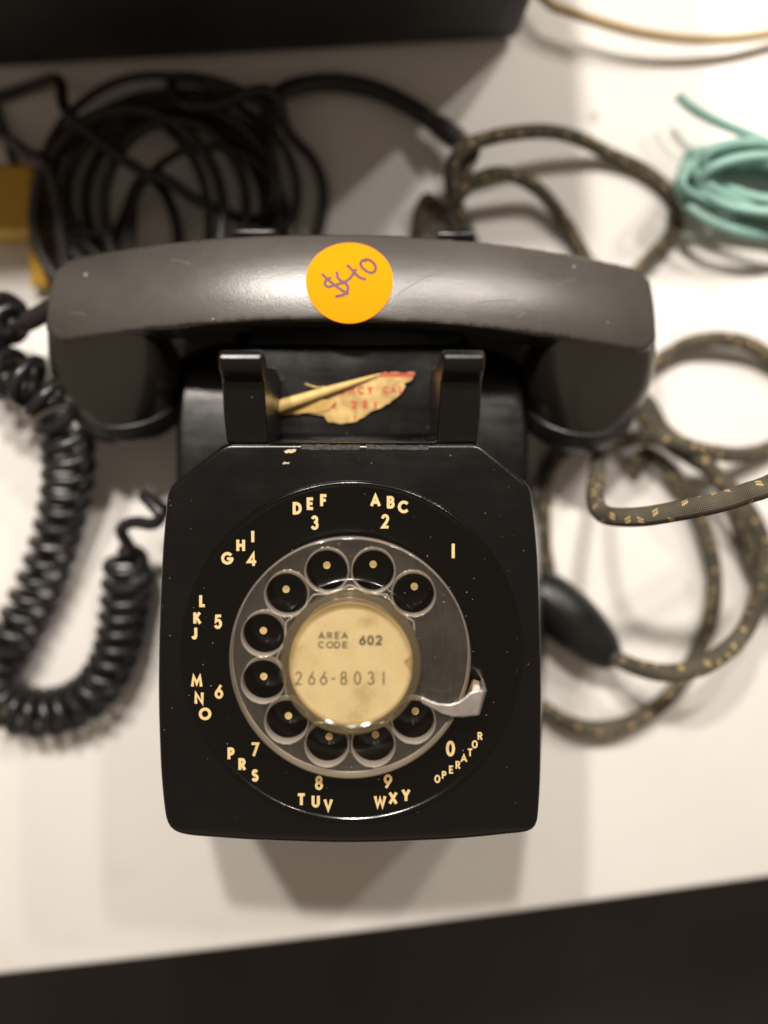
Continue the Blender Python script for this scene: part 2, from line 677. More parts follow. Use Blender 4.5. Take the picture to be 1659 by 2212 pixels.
def rear_ear(pa, pb, py):
    z1 = 62
    a, b = U(pa, py, z1), U(pb, py, z1)
    y = a.y
    pr = [(y - 5, z1 - 1.5), (y - 3.4, z1 - .3), (y - 1.2, z1), (y, z1 - 1.5), (y + .6, z1 - 6), (y + 2, 12), (y - 9, 12), (y - 6.5, z1 - 12)]
    o = obj('cradle_ear', *prism_x(pr, a.x, b.x), M_ear, phone)
    bevel(o, .0008, 3, 40)


rear_ear(498, 593, 490)
rear_ear(944, 1026, 495)

# ---- number plate
pc = U(760, 1408, ZP)
pr_ = (U(1130, 1408, ZP) - U(389, 1408, ZP)).length / 2
prof = [(0.01, ZP + 3.2), (19, ZP + 3.2), (21, ZP + 3.0), (22.4, ZP + 2.2), (23.2, ZP + 1.0), (24.2, ZP + .25), (26, ZP), (40, ZP), (pr_ - 2.3, ZP),
        (pr_ - 2.0, ZP + .1), (pr_ - 1.7, ZP + .35), (pr_ - 1.3, ZP + .62), (pr_ - .9, ZP + .70), (pr_ - .55, ZP + .6), (pr_ - .25, ZP + .3),
        (pr_ - .1, ZP - .2), (pr_, ZP - 3)]
plate = obj('number_plate', *lathe(pc.x, pc.y, prof, 144), M_plate, phone, sharp=0)


# ---- stroke lettering
def arc(cx, cy, rx, ry, a0, a1, n=14):
    return [(cx + rx * math.cos(math.radians(a0 + (a1 - a0) * k / n)), cy + ry * math.sin(math.radians(a0 + (a1 - a0) * k / n))) for k in range(n + 1)]


# every glyph: width, list of strokes in a box of height 1
G = {
    'A': (.82, [[(0, 0), (.41, 1), (.82, 0)], [(.14, .30), (.68, .30)]]),
    'B': (.62, [[(0, 0), (0, 1), (.32, 1)] + arc(.32, .76, .24, .24, 90, -90) + [(0, .52)], [(.32, .52)] + arc(.34, .26, .28, .26, 90, -90) + [(0, 0)]]),
    'C': (.86, [arc(.5, .5, .5, .5, 48, 312, 22)]),
    'D': (.72, [[(0, 0), (0, 1), (.22, 1)] + arc(.22, .5, .5, .5, 90, -90, 18) + [(0, 0)]]),
    'E': (.55, [[(.55, 1), (0, 1), (0, 0), (.55, 0)], [(0, .52), (.48, .52)]]),
    'F': (.55, [[(.55, 1), (0, 1), (0, 0)], [(0, .52), (.46, .52)]]),
    'G': (.98, [arc(.5, .5, .5, .5, 48, 352, 24) + [(.98, .46), (.55, .46)]]),
    'H': (.70, [[(0, 0), (0, 1)], [(.70, 0), (.70, 1)], [(0, .5), (.70, .5)]]),
    'I': (.02, [[(.01, 0), (.01, 1)]]),
    'J': (.45, [[(.45, 1), (.45, .24)] + arc(.21, .24, .24, .24, 0, -150, 10)]),
    'K': (.62, [[(0, 0), (0, 1)], [(.58, 1), (.06, .46)], [(.20, .60), (.64, 0)]]),
    'L': (.50, [[(0, 1), (0, 0), (.50, 0)]]),
    'M': (.92, [[(0, 0), (.12, 1), (.46, .22), (.80, 1), (.92, 0)]]),
    'N': (.74, [[(0, 0), (0, 1), (.74, 0), (.74, 1)]]),
    'O': (1.0, [arc(.5, .5, .5, .5, 0, 360, 28)]),
    'P': (.56, [[(0, 0), (0, 1), (.30, 1)] + arc(.30, .74, .26, .26, 90, -90) + [(0, .48)]]),
    'R': (.60, [[(0, 0), (0, 1), (.30, 1)] + arc(.30, .74, .26, .26, 90, -90) + [(0, .48)], [(.28, .48), (.60, 0)]]),
    'S': (.56, [arc(.28, .76, .25, .24, 40, 270, 14) + arc(.28, .26, .28, .26, 90, -150, 14)]),
    'T': (.66, [[(0, 1), (.66, 1)], [(.33, 1), (.33, 0)]]),
    'U': (.66, [[(0, 1), (0, .33)] + arc(.33, .33, .33, .33, 180, 360, 14) + [(.66, 1)]]),
    'V': (.74, [[(0, 1), (.37, 0), (.74, 1)]]),
    'W': (1.05, [[(0, 1), (.26, 0), (.525, .86), (.79, 0), (1.05, 1)]]),
    'X': (.70, [[(0, 0), (.70, 1)], [(.70, 0), (0, 1)]]),
    'Y': (.70, [[(0, 1), (.35, .45), (.70, 1)], [(.35, .45), (.35, 0)]]),
    '0': (.58, [arc(.29, .5, .29, .5, 0, 360, 28)]),
    '1': (.02, [[(.01, 0), (.01, 1)]]),
    '2': (.56, [arc(.28, .73, .27, .27, 165, -25, 12) + [(.40, .42), (.02, 0), (.56, 0)]]),
    '3': (.54, [arc(.25, .76, .24, .24, 150, -80, 12), arc(.25, .27, .28, .27, 80, -150, 14)]),
    '4': (.68, [[(.50, 0), (.50, 1), (0, .28), (.68, .28)]]),
    '5': (.56, [[(.52, 1), (.12, 1), (.06, .55)] + arc(.26, .32, .29, .32, 125, -145, 16)]),
    '6': (.60, [[(.46, 1), (.10, .48)] + arc(.30, .30, .30, .30, 145, 505, 26)]),
    '7': (.58, [[(0, 1), (.58, 1), (.16, 0)]]),
    '8': (.56, [arc(.28, .76, .23, .24, -90, 270, 22), arc(.28, .26, .28, .26, 90, 450, 24)]),
    '9': (.60, [[(.14, 0), (.50, .52)] + arc(.30, .70, .30, .30, -35, 325, 26)]),
    '-': (.45, [[(0, .45), (.45, .45)]]),
}


def ribbon(pts, w, V, Fc, zoff):
    """flat mitred band along 2-d points; appends (x, y, zoff)"""
    P = [Vector((p[0], p[1])) for p in pts]
    P = [p for i, p in enumerate(P) if i == 0 or (p - P[i - 1]).length > 1e-5]
    closed = len(P) > 4 and (P[0] - P[-1]).length < 1e-3
    if closed:
        P = P[:-1]
    n = len(P)
    b = len(V)
    for i in range(n):
        if closed:
            d0, d1 = (P[i] - P[i - 1]).normalized(), (P[(i + 1) % n] - P[i]).normalized()
        else:
            d1 = (P[i + 1] - P[i]).normalized() if i < n - 1 else (P[i] - P[i - 1]).normalized()
            d0 = (P[i] - P[i - 1]).normalized() if i else d1
        t = d0 + d1
        t = t.normalized() if t.length > .05 else d1
        nn = Vector((-t.y, t.x))
        c = max(.45, abs(nn.dot(Vector((-d1.y, d1.x)))))
        k = w / 2 / c
        q = P[i]
        if not closed and i in (0, n - 1):
            q = q + (d1 if i else -d1) * w * .28
        V.append((q.x + nn.x * k, q.y + nn.y * k, zoff + i * .0022))
        V.append((q.x - nn.x * k, q.y - nn.y * k, zoff + i * .0022))
    for i in range(n if closed else n - 1):
        j = (i + 1) % n
        Fc.append((b + 2 * i, b + 2 * i + 1, b + 2 * j + 1, b + 2 * j))


def glyph(ch, x, y, h, w=None, stroke=.2):
    """strokes of a character with lower left corner x, y (2-d); returns verts, faces"""
    gw, st = G[ch]
    sx = (w / gw) if (w and gw > .1) else h
    V, Fc = [], []
    ins = stroke * h / 2
    sx2 = (gw * sx - 2 * ins) / gw if gw > .1 else 1
    for i, s in enumerate(st):
        ribbon([(x + ins + px * sx2 if gw > .1 else x + ins, y + ins + py * (h - 2 * ins)) for px, py in s], stroke * h, V, Fc, .03 * i)
    return V, Fc, (gw * sx if gw > .1 else 2 * ins)


def px_char(name, ch, cx, cy, hp, z, stroke, mat, parent, wp=None):
    """a character centred on a photo direction, height in photo units, lying in the plane z"""
    c = U(cx, cy, z)
    h = (U(cx, cy - hp / 2, z) - U(cx, cy + hp / 2, z)).length
    w = (U(cx + wp / 2, cy, z) - U(cx - wp / 2, cy, z)).length if wp else None
    V, Fc, gw = glyph(ch, 0, 0, h, w, stroke)
    V = [(c.x + a - gw / 2, c.y + b - h / 2, z + zz) for a, b, zz in V]
    return obj(name, V, Fc, mat, parent, smooth=False)


LET = [('D', 642, 1098), ('E', 670, 1088), ('F', 699, 1081), ('A', 811, 1081), ('B', 844, 1085), ('C', 871, 1095), ('I', 546, 1159), ('H', 520, 1178), ('G', 491, 1206),
       ('L', 437, 1298), ('K', 426, 1335), ('J', 420, 1368), ('M', 425, 1471), ('N', 430, 1508), ('O', 443, 1542),
       ('P', 499, 1628), ('R', 523, 1651), ('S', 551, 1675), ('T', 651, 1727), ('U', 682, 1731), ('V', 709, 1739),
       ('W', 821, 1732), ('X', 849, 1724), ('Y', 877, 1718)]
ZL = ZP + .08
for ch, x, y in LET:
    px_char('dial_letter', ch, x, y, 27, ZL, .235, M_cream, plate, wp=27 if ch == 'W' else None)
for ch, x, y in [('3', 680, 1129), ('2', 832, 1126), ('1', 979, 1190), ('4', 544, 1208), ('5', 471, 1343), ('6', 473, 1494), ('7', 551, 1619), ('8', 689, 1691), ('9', 838, 1688), ('0', 973, 1617)]:
    px_char('dial_digit', ch, x, y, 34 if ch in '10' else 31, ZL, .19, M_cream, plate)
for ch, x, y in zip('OPERATOR', (725, 781, 840, 896, 945, 996, 1035, 1079), (1277, 1245, 1200, 1162, 1105, 1058, 990, 922)):
    px_char('dial_letter', ch, (1400 + x / 2.074) * .54, (2500 + y / 2.074) * .54, 17.5, ZL, .20, M_cream, plate, wp=13 if ch == 'O' else None)
for x, y in [(706, 1221), (806, 1219), (895, 1267), (618, 1273), (569, 1362), (570, 1461), (623, 1546), (711, 1591), (811, 1587), (897, 1536)]:
    c = U(x, y, ZP)
    V, Fc = lathe(c.x, c.y, [(.01, ZP + .25), (.9, ZP + .25), (1.2, ZP + .18), (1.3, ZP - .1)], 24)
    obj('dial_dot', V, Fc, M_cream, plate)

# ---- finger wheel
wc = U(756, 1422, ZW)
WR = 38.3
HR, HRAD = 28.6, 6.75


def wheel():
    cu = bpy.data.curves.new('finger_wheel', 'CURVE')
    cu.dimensions = '2D'
    cu.fill_mode = 'BOTH'
    cu.resolution_u = 16

    def ring(cx, cy, r):
        s = cu.splines.new('BEZIER')
        s.bezier_points.add(7)
        s.use_cyclic_u = True
        k = 4 / 3 * math.tan(math.pi / 16)
        for i, bp in enumerate(s.bezier_points):
            a = 2 * math.pi * i / 8
            c, sn = math.cos(a), math.sin(a)
            bp.co = ((cx + r * c) * .001, (cy + r * sn) * .001, 0)
            bp.handle_left = ((cx + r * (c + k * sn)) * .001, (cy + r * (sn - k * c)) * .001, 0)
            bp.handle_right = ((cx + r * (c - k * sn)) * .001, (cy + r * (sn + k * c)) * .001, 0)
    ring(0, 0, WR - .5)
    for k in range(10):
        a = math.radians(45 + 30 * k)
        ring(HR * math.cos(a), HR * math.sin(a), HRAD + .5)
    ring(0, 0, 18.5)
    cu.extrude = .0017
    cu.bevel_depth = .0005
    cu.bevel_resolution = 2
    t = bpy.data.objects.new('tmp', cu)
    COL.objects.link(t)
    dg = bpy.context.evaluated_depsgraph_get()
    me = bpy.data.meshes.new_from_object(t.evaluated_get(dg))
    bpy.data.objects.remove(t)
    me.materials.clear()
    me.name = 'finger_wheel'
    me.transform(Matrix.Translation((wc.x * .001, wc.y * .001, (ZW - 2.2) * .001)))
    fm = [1 if abs(p.normal.z) < .8 else 0 for p in me.polygons]
    return link('finger_wheel', me, None, phone, mats=[M_clear, M_clear_edge], fmat=fm, sharp=40)


wh = wheel()
# raised, ridged clear hub that holds the number card
ZCARD = ZW + 3.6
cc = U(758, 1433.5, ZCARD)
RCARD = (U(758 + 131, 1433, ZCARD) - U(758, 1433, ZCARD)).length
prof = [(RCARD - .5, ZCARD - 3), (RCARD - .5, ZCARD + 1.5), (RCARD + .1, ZCARD + 1.9)]
for k in range(4):
    r = RCARD + .35 + k * .66
    zz = ZCARD + 1.8 - k * .38
    prof += [(r, zz), (r + .10, zz + .38), (r + .34, zz + .38), (r + .44, zz - .12)]
prof += [(RCARD + 3.0, ZCARD - .6), (RCARD + 3.2, ZCARD - 2.2), (RCARD + 3.3, ZW + .2)]
fm = []
for i in range(len(prof) - 1):
    fm += [1 if (i >= 6 and i < 19 and (i - 6) % 4 == 0) else 0] * 144
V, Fc = lathe(cc.x, cc.y, prof, 144)
obj('card_retainer_ring', V, Fc, None, phone, sharp=20, mats=[M_ring, plain('ring_groove_dark', (.11, .085, .05), .6)], fmat=fm)  # groove faces take a darker brown than the ridges
# scalloped flange line of the wheel round the hub
V, Fc = [], []
rim = []
for k in range(241):
    a = math.radians(20 + 302 * k / 240)
    r = 21.45 + 1.9 * (1 - abs(math.cos((a - math.radians(45)) * 6))) ** .8
    rim.append(Vector((wc.x + r * math.cos(a), wc.y + r * math.sin(a), ZW + .12)))
obj('hub_flange', *tube(rim, .17, 6)[:2], M_clear_edge, phone)


def card():
    n = 140
    ring, torn = [], []
    for k in range(n):
        a = 2 * math.pi * k / n
        r = RCARD + .3
        ring.append((cc.x + r * math.cos(a), cc.y + r * math.sin(a), ZCARD - .5))
        d = math.degrees(a)
        d = d - 360 if d > 180 else d
        cut = 0
        if -9 < d < 8:
            cut = 2.6 * min(1, (8 - d) / 5, (d + 9) / 9) + .25 * math.sin(d * 2.3)
        r -= max(0, cut)
        torn.append((cc.x + r * math.cos(a), cc.y + r * math.sin(a), ZCARD))
    obj('card_backing', ring, [tuple(range(n))], plain('old_backing_card', (.42, .30, .12), .7, var=.3, vscale=200), phone, smooth=False)
    return obj('number_card', torn, [tuple(range(n))], M_card, phone, smooth=False)


cd = card()


def cpx(x, y):
    return (1100 + x / 2.5523) * .54, (2350 + y / 2.5523) * .54


def card_text(s, boxes, y0, y1, stroke, mat, name):
    for ch, (x0, x1) in zip(s, boxes):
        a, b = cpx(x0, y0), cpx(x1, y1)
        px_char(name, ch, (a[0] + b[0]) / 2, (a[1] + b[1]) / 2, b[1] - a[1], ZCARD + .05, stroke, mat, cd, wp=(b[0] - a[0]))


card_text('AREA', ((440, 512), (530, 588), (610, 662), (676, 748)), 456, 528, .20, M_ink, 'printed_letter')
card_text('CODE', ((440, 502), (522, 600), (606, 670), (688, 744)), 550, 622, .20, M_ink, 'printed_letter')
card_text('602', ((858, 930), (940, 1012), (1024, 1096)), 486, 592, .22, M_ink, 'printed_digit')
card_text('266-8031', ((205, 275), (338, 412), (458, 536), (572, 620), (665, 738), (806, 880), (943, 1016), (1098, 1122)), 856, 996, .115, M_ink2, 'typed_digit')
V, Fc = lathe(cc.x, cc.y, [(.01, ZCARD + 1.2), (RCARD - .6, ZCARD + 1.2)], 96)
obj('card_cover', V, Fc, M_cover, phone)

# ---- finger stop


def fs(x, y, z):
    return U((1400 + x / 2.074) * .54, (2500 + y / 2.074) * .54, z)


ZS = ZW + 1.6
top = [(582, 622), (588, 606), (604, 600), (660, 630), (735, 655), (830, 661), (900, 640), (955, 603), (1000, 562), (1045, 546), (1105, 545), (1060, 752), (1000, 757), (930, 765), (850, 762), (760, 737), (690, 695), (600, 652)]
n = len(top)
V = [fs(x, y, ZS) for x, y in top] + [fs(x, y, ZS) - Vector((0, 0, 1.1)) for x, y in top]
Fc = [tuple(range(n)), tuple(range(2 * n - 1, n - 1, -1))] + [(k, (k + 1) % n, n + (k + 1) % n, n + k) for k in range(n)]
stop = bevel(obj('finger_stop', V, Fc, M_chrome, phone), .0004, 3, 40)
# the strip folds over its outer edge and runs down into the slot
a0, a1 = fs(1103, 546, ZS), fs(1060, 751, ZS)
b0, b1 = fs(1142, 470, ZP), fs(1076, 748, ZS - 3)
m0, m1 = fs(1136, 540, ZS - 1.5), fs(1074, 750, ZS - 1.5)
low0, low1 = Vector((m0.x + .6, m0.y + .3, ZP - 2)), Vector((m1.x + .8, m1.y + .6, ZP - 2))
V = [a0, a1, m1, m0, low1, low0]
V += [v + Vector((-.9, .15, -.5)) for v in V]
Fc = [(0, 1, 2, 3), (3, 2, 4, 5), (7, 6, 9, 8), (8, 9, 11, 10), (0, 3, 9, 6), (3, 5, 11, 9), (1, 7, 8, 2), (2, 8, 10, 4), (5, 4, 10, 11), (0, 6, 7, 1)]
bevel(obj('stop_fold', V, Fc, M_chrome, stop), .0003, 2, 30)
V = [fs(1010, 455, ZP + .2), fs(1075, 460, ZP + .2), fs(1090, 560, ZP + .2), fs(955, 600, ZP + .2),
     fs(1025, 445, ZP + 4), fs(1070, 470, ZP + 4.5), fs(1082, 560, ZP + 5), fs(985, 575, ZP + 4.6)]
Fc = [(0, 1, 2, 3), (7, 6, 5, 4), (0, 4, 5, 1), (1, 5, 6, 2), (2, 6, 7, 3), (3, 7, 4, 0)]
bevel(obj('stop_bracket', V, Fc, M_dirt, stop), .0005, 2, 30)
V = [fs(1030, 500, ZP + 5.2), fs(1072, 498, ZP + 5.2), fs(1086, 548, ZP + 6), fs(1012, 552, ZP + 6),
     fs(1030, 500, ZP + 4), fs(1072, 498, ZP + 4), fs(1086, 548, ZP + 4), fs(1012, 552, ZP + 4)]
obj('white_grease', V, [(0, 1, 2, 3), (7, 6, 5, 4), (0, 4, 5, 1), (1, 5, 6, 2), (2, 6, 7, 3), (3, 7, 4, 0)], plain('white_grease', (.62, .56, .47), .7, var=.4, vscale=800, bstr=.5, bscale=900), stop)

# ---- torn paper label in the pocket
ZT = ZF - PK + .5


def lp(x, y, z=0):
    return U(351 + x * .5207, 729 + y * .5207, ZT + z)


def jag(pts, amp, seed, step=14):
    r = random.Random(seed)
    out = []
    for i in range(len(pts)):
        a, b = Vector(pts[i]), Vector(pts[(i + 1) % len(pts)])
        k = max(1, int((b - a).length / step))
        for j in range(k):
            q = a.lerp(b, j / k)
            out.append((q.x + r.uniform(-amp, amp), q.y + r.uniform(-amp, amp)))
    return out


lab = empty('torn_label_base', (PHX, 20, ZT), '', '')
bpy.data.objects.remove(lab)
flat = jag([(456, 325), (456, 285), (560, 262), (690, 225), (800, 190), (885, 160), (910, 146), (1050, 146), (1035, 176), (1000, 190), (1008, 202), (985, 235), (940, 272),
            (900, 295), (862, 308), (820, 340), (785, 352), (740, 358), (688, 350), (668, 325), (600, 314)], 2.5, 3)
n = len(flat)
V = [lp(x, y, 0.25) for x, y in flat] + [lp(x, y, 0) for x, y in flat]
Fc = [tuple(range(n)), tuple(range(2 * n - 1, n - 1, -1))] + [(k, (k + 1) % n, n + (k + 1) % n, n + k) for k in range(n)]
label = obj('torn_label', V, Fc, M_torn, phone, smooth=False)
label['label'] = 'torn yellow paper label with red print, its upper edge rolled over'
roll = [lp(478, 288, 2.4), lp(560, 262, 2.2), lp(690, 220, 1.6), lp(800, 186, 1.0), lp(905, 152, .4)]
obj('rolled_edge', *tube(catmull(roll, 1), lambda t: 2.3 * (1 - t) ** .7 + .25, 14)[:2], plain('pale_label_back', (.66, .46, .17), .65, var=.2, vscale=300), label)
tongue = jag([(500, 258), (560, 268), (640, 258), (722, 262), (700, 285), (690, 300), (640, 312), (560, 312), (505, 306)], 2.0, 5)
n = len(tongue)
V = [lp(x, y, 1.3 - .7 * (y - 255) / 60) for x, y in tongue]
obj('peeled_flap', V, [tuple(range(n))], plain('label_flap_paper', (.62, .40, .12), .65, var=.25, vscale=200), label, smooth=False)


def lab_text(s, x, y0, y1, adv, stroke=.24):
    for ch in s:
        if ch != ' ':
            px_char('red_letter', ch, 351 + (x + adv * .4) * .5207, 729 + (y0 + y1) / 2 * .5207, (y1 - y0) * .5207, ZT + .33, stroke, M_red, label)
        x += adv


lab_text('ENCY', 732, 202, 236, 38)
lab_text('CAL', 914, 202, 232, 31)
lab_text('E', 700, 262, 296, 34)
lab_text('20', 778, 260, 296, 44)
lab_text('3', 868, 268, 296, 34)
lab_text('7', 786, 326, 346, 30)
strip = [(884, 162), (912, 147), (1049, 147), (1040, 164)]
obj('red_stripe', [lp(x, y, .34) for x, y in strip], [(0, 1, 2, 3)], M_red, label, smooth=False)
sliver = [lp(592, 192, 1), lp(620, 202, 2.5), (lp(650, 208, 2.6)), lp(676, 205, 2.0)]
obj('paper_sliver', *tube(catmull(sliver, 1), .35, 6)[:2], M_torn, label)

# scraps of paper left on the face, and painted light along its upper edge
for (x, y, w, h, sd) in ((627, 975, 26, 9, 1), (617, 1001, 17, 5, 2)):
    p = jag([(x - w / 2, y - h * .1), (x - w * .1, y - h / 2), (x + w / 2, y - h * .45), (x + w * .4, y + h * .2), (x - w * .3, y + h / 2)], 1.2, sd, 4)
    n = len(p)
    V = [U(a, b, ZF + .35) for a, b in p] + [U(a, b, ZF + .02) for a, b in p]
    obj('paper_scrap', V, [tuple(range(n))] + [(k, (k + 1) % n, n + (k + 1) % n, n + k) for k in range(n)], M_flake, phone, smooth=False)
for (x0, y0, x1, y1, sd) in ((650, 960, 778, 972, 1), (792, 961, 926, 972, 4)):  # grey strips stand in for light caught by the pocket's edge
    p = jag([(x0, y0), (x1, y0 + 1), (x1, y1), (x0, y1 - 1)], 1.4, sd, 9)
    n = len(p)
    V = [U(a, b, ZF + .12) for a, b in p] + [U(a, b, ZF - .05) for a, b in p]
    obj('lit_edge_strip', V, [tuple(range(n))] + [(k, (k + 1) % n, n + (k + 1) % n, n + k) for k in range(n)], M_lit_strip, phone, smooth=False)

# ------------------------------------------------------------------ the handset
AL = math.radians(16)
HN = Vector((0, math.sin(AL), math.cos(AL)))
HX = Vector((1, -.0165, .0)).normalized()
HT = HN.cross(HX)
HT = HT if HT.y > 0 else -HT
HO = Vector((-8.7, 55.6, 88.0))
HSC = .974


def hs(u, v, w):
    return HO + (HX * u + HT * v + HN * w) * HSC


SAG, HL, CROWN = 26.0, 123.4, 62.0


def wback(u, v):
    return -SAG * (u / HL) ** 2 - v * v / (2 * CROWN)


CD = math.radians(28)
CA = -HN * math.cos(CD) - HT * math.sin(CD)
CT = HT * math.cos(CD) - HN * math.sin(CD)


def cup(s, a, b, d):
    """point of a cup's mouth frame: a along the handset, b across, d out along its axis"""
    return hs(100.5 * s, 0, -20) + (CA * (50 + d) + HX * a + CT * b) * HSC


handset = empty('telephone_handset', (HO.x, HO.y, HO.z - 60), 'dark grey black telephone handset with an orange price sticker, resting in the cradle', 'handset')


def handset_mesh():
    V, Fc = [], []

    def add(vs, fs_):
        b = len(V)
        V.extend(vs)
        Fc.extend([tuple(i + b for i in f) for f in fs_])
    # handle
    st = 61
    ring_n = None
    vs, fcs = [], []
    for i in range(st):
        u = -HL + 2 * HL * i / (st - 1)
        e = abs(u) / HL
        hw = 18.0 + .6 * e - (5.5 * max(0, (e - .93) / .07) ** 2)
        T = 22.5 + 6 * max(0, e - .5)
        sec = []
        for k in range(13):
            v = -hw + 2 * hw * k / 12
            sec.append((v, wback(u, v)))
        wb = wback(u, hw)
        sec += [(hw - .6, wb - 8), (hw - 2.0, wb - T * .65), (hw - 5, wb - T + 1.6)]
        for k in range(5):
            v = (hw - 7) * (1 - k / 2)
            sec.append((v, wback(u, 0) - T - 3.2))
        sec += [(-hw + 5, wb - T + 1.6), (-hw + 2.0, wb - T * .65), (-hw + .6, wb - 8)]
        ring_n = len(sec)
        vs += [hs(u, v, w) for v, w in sec]
    for i in range(st - 1):
        for k in range(ring_n):
            k2 = (k + 1) % ring_n
            fcs.append((i * ring_n + k, i * ring_n + k2, (i + 1) * ring_n + k2, (i + 1) * ring_n + k))
    fcs.append(tuple(range(ring_n - 1, -1, -1)))
    fcs.append(tuple((st - 1) * ring_n + k for k in range(ring_n)))
    add(vs, fcs)
    # cups, leaning a little towards the dial
    for s in (-1, 1):
        n, lv = 56, 16
        vs, fcs = [], []
        uc = 98.2 * s
        for j in range(lv + 1):
            t = j / lv
            f = t ** .45
            for k in range(n):
                a = 2 * math.pi * k / n
                c, sn = math.cos(a), math.sin(a)
                # oblong at the back, round at the mouth
                e = 2 / 4.2
                cu = math.copysign(abs(c) ** e, c)
                sv = math.copysign(abs(sn) ** e, sn)
                uo, vo = uc + (25.2 * cu if c * s > 0 else 21 * cu), 18.5 * sv
                bul = 1 + .15 * math.sin(math.pi * t)
                top_ = hs(uo, vo, wback(uo, vo) - .6)
                mouth = cup(s, 26.3 * c, 26.3 * sn, 0)
                axis = hs(uc, 0, -22).lerp(cup(s, 0, 0, 0), t)
                q = top_.lerp(mouth, t)
                # keep the outline full before it rounds into the mouth
                q2 = top_ + (cup(s, 0, 0, 0) - hs(uc, 0, -22)) * t
                q = q2.lerp(q, f)
                vs.append(axis + (q - axis) * bul)
        for j in range(lv):
            for k in range(n):
                k2 = (k + 1) % n
                fcs.append((j * n + k, j * n + k2, (j + 1) * n + k2, (j + 1) * n + k))
        fcs.append(tuple(range(n - 1, -1, -1)))
        fcs.append(tuple(lv * n + k for k in range(n)))
        add(vs, fcs)
        # hollow sweep from the underside of the handle into the cup
        wu = -33.0
        poly = [(46 + 34 * math.sin(math.pi / 2 * k / 12), wu - 26 + 26 * math.cos(math.pi / 2 * k / 12)) for k in range(13)]
        poly += [(94, wu - 26), (94, wu + 12), (46, wu + 10)]
        n = len(poly)
        vs, fcs = [], []
        for v0, v1 in ((-15.5, -15.0), (12, 12)):
            for u, w in poly:
                f = min(1, max(0, (u - 46) / 40))
                vs.append(hs(u * s, (v0 * (1 - f) + v1 * 1.15 * f) + min(0, w - wu) * .48, w))
        for k in range(n):
            k2 = (k + 1) % n
            fcs.append((k, k2, n + k2, n + k))
        fcs += [tuple(range(n - 1, -1, -1)), tuple(range(n, 2 * n))]
        add(vs, fcs)
    me = bpy.data.meshes.new('handset_body')
    me.from_pydata([v * .001 for v in V], [], Fc)
    me.update()
    bm = bmesh.new()
    bm.from_mesh(me)
    bmesh.ops.recalc_face_normals(bm, faces=bm.faces)
    bm.to_mesh(me)
    bm.free()
    t = bpy.data.objects.new('tmp', me)
    COL.objects.link(t)
    m = t.modifiers.new('r', 'REMESH')
    m.mode = 'VOXEL'
    m.voxel_size = .0008
    m = t.modifiers.new('s', 'SMOOTH')
    m.factor = .5
    m.iterations = 6
    dg = bpy.context.evaluated_depsgraph_get()
    out = bpy.data.meshes.new_from_object(t.evaluated_get(dg))
    bpy.data.objects.remove(t)
    out.name = 'handset_body'
    return link('handset_body', out, M_hand, handset, sharp=0)


hb = handset_mesh()
for s in (-1, 1):
    n = 72
    prof = [(25.6, -.8), (26.6, -.2), (27.0, 1.5), (26.7, 8), (25.8, 11.5), (23.8, 13.8), (20, 15), (10, 15.6), (.01, 15.8)]
    V, Fc = [], []
    for r, w in prof:
        for k in range(n):
            a = 2 * math.pi * k / n
            V.append(cup(s, r * math.cos(a), r * math.sin(a), w))
    for i in range(len(prof) - 1):
        for k in range(n):
            k2 = (k + 1) % n
            Fc.append((i * n + k, i * n + k2, (i + 1) * n + k2, (i + 1) * n + k))
    obj('mouthpiece_cap' if s < 0 else 'earpiece_cap', V, Fc, M_cap, handset)

# price sticker, curved with the back of the handle
SC, SR = (0.0, -3.0), 16.2


def on_back(u, v, lift):
    return hs(u, v, wback(u, v) + lift)


V, Fc = [hs(SC[0], SC[1], wback(*SC) + .35)], []
nr_, na = 8, 64
for i in range(1, nr_ + 1):
    for k in range(na):
        a = 2 * math.pi * k / na
        V.append(on_back(SC[0] + SR * i / nr_ * math.cos(a), SC[1] + SR * i / nr_ * math.sin(a), .35))
for k in range(na):
    V.append(on_back(SC[0] + SR * math.cos(2 * math.pi * k / na), SC[1] + SR * math.sin(2 * math.pi * k / na), .1))
for k in range(na):
    k2 = (k + 1) % na
    Fc.append((0, 1 + k, 1 + k2))
    for i in range(nr_):
        Fc.append((1 + i * na + k, 1 + (i + 1) * na + k, 1 + (i + 1) * na + k2, 1 + i * na + k2))
st = obj('price_sticker', V, Fc, M_orange, handset, sharp=60)
st['label'] = 'round orange price sticker with handwritten dollar amount'
HAND = [[(520, 545), (470, 570), (450, 610), (490, 642), (560, 628), (640, 605), (700, 605), (732, 640), (722, 690), (680, 722), (590, 738)],
        [(415, 510), (480, 560), (560, 615), (640, 665), (735, 712)],
        [(594, 488), (605, 540), (650, 580), (700, 583), (765, 538), (824, 452)],
        [(720, 408), (780, 462), (850, 525), (900, 550), (940, 552)],
        [(945, 352), (900, 352), (878, 385), (895, 425), (940, 462), (1000, 485), (1050, 470), (1063, 425), (1040, 380), (990, 345), (945, 336), (915, 348)]]
for i, s in enumerate(HAND):
    p = catmull([Vector(((x - 747) / 530 * SR, -(y - 566) / 428 * SR, 0)) for x, y in s], .35)
    V2, F2 = [], []
    ribbon([(q.x, q.y) for q in p], 1.12, V2, F2, 0)
    V2 = [on_back(SC[0] + x, SC[1] + y, .40 + .02 * i + z) for x, y, z in V2]
    obj('handwriting', V2, F2, M_pen, st, smooth=False)
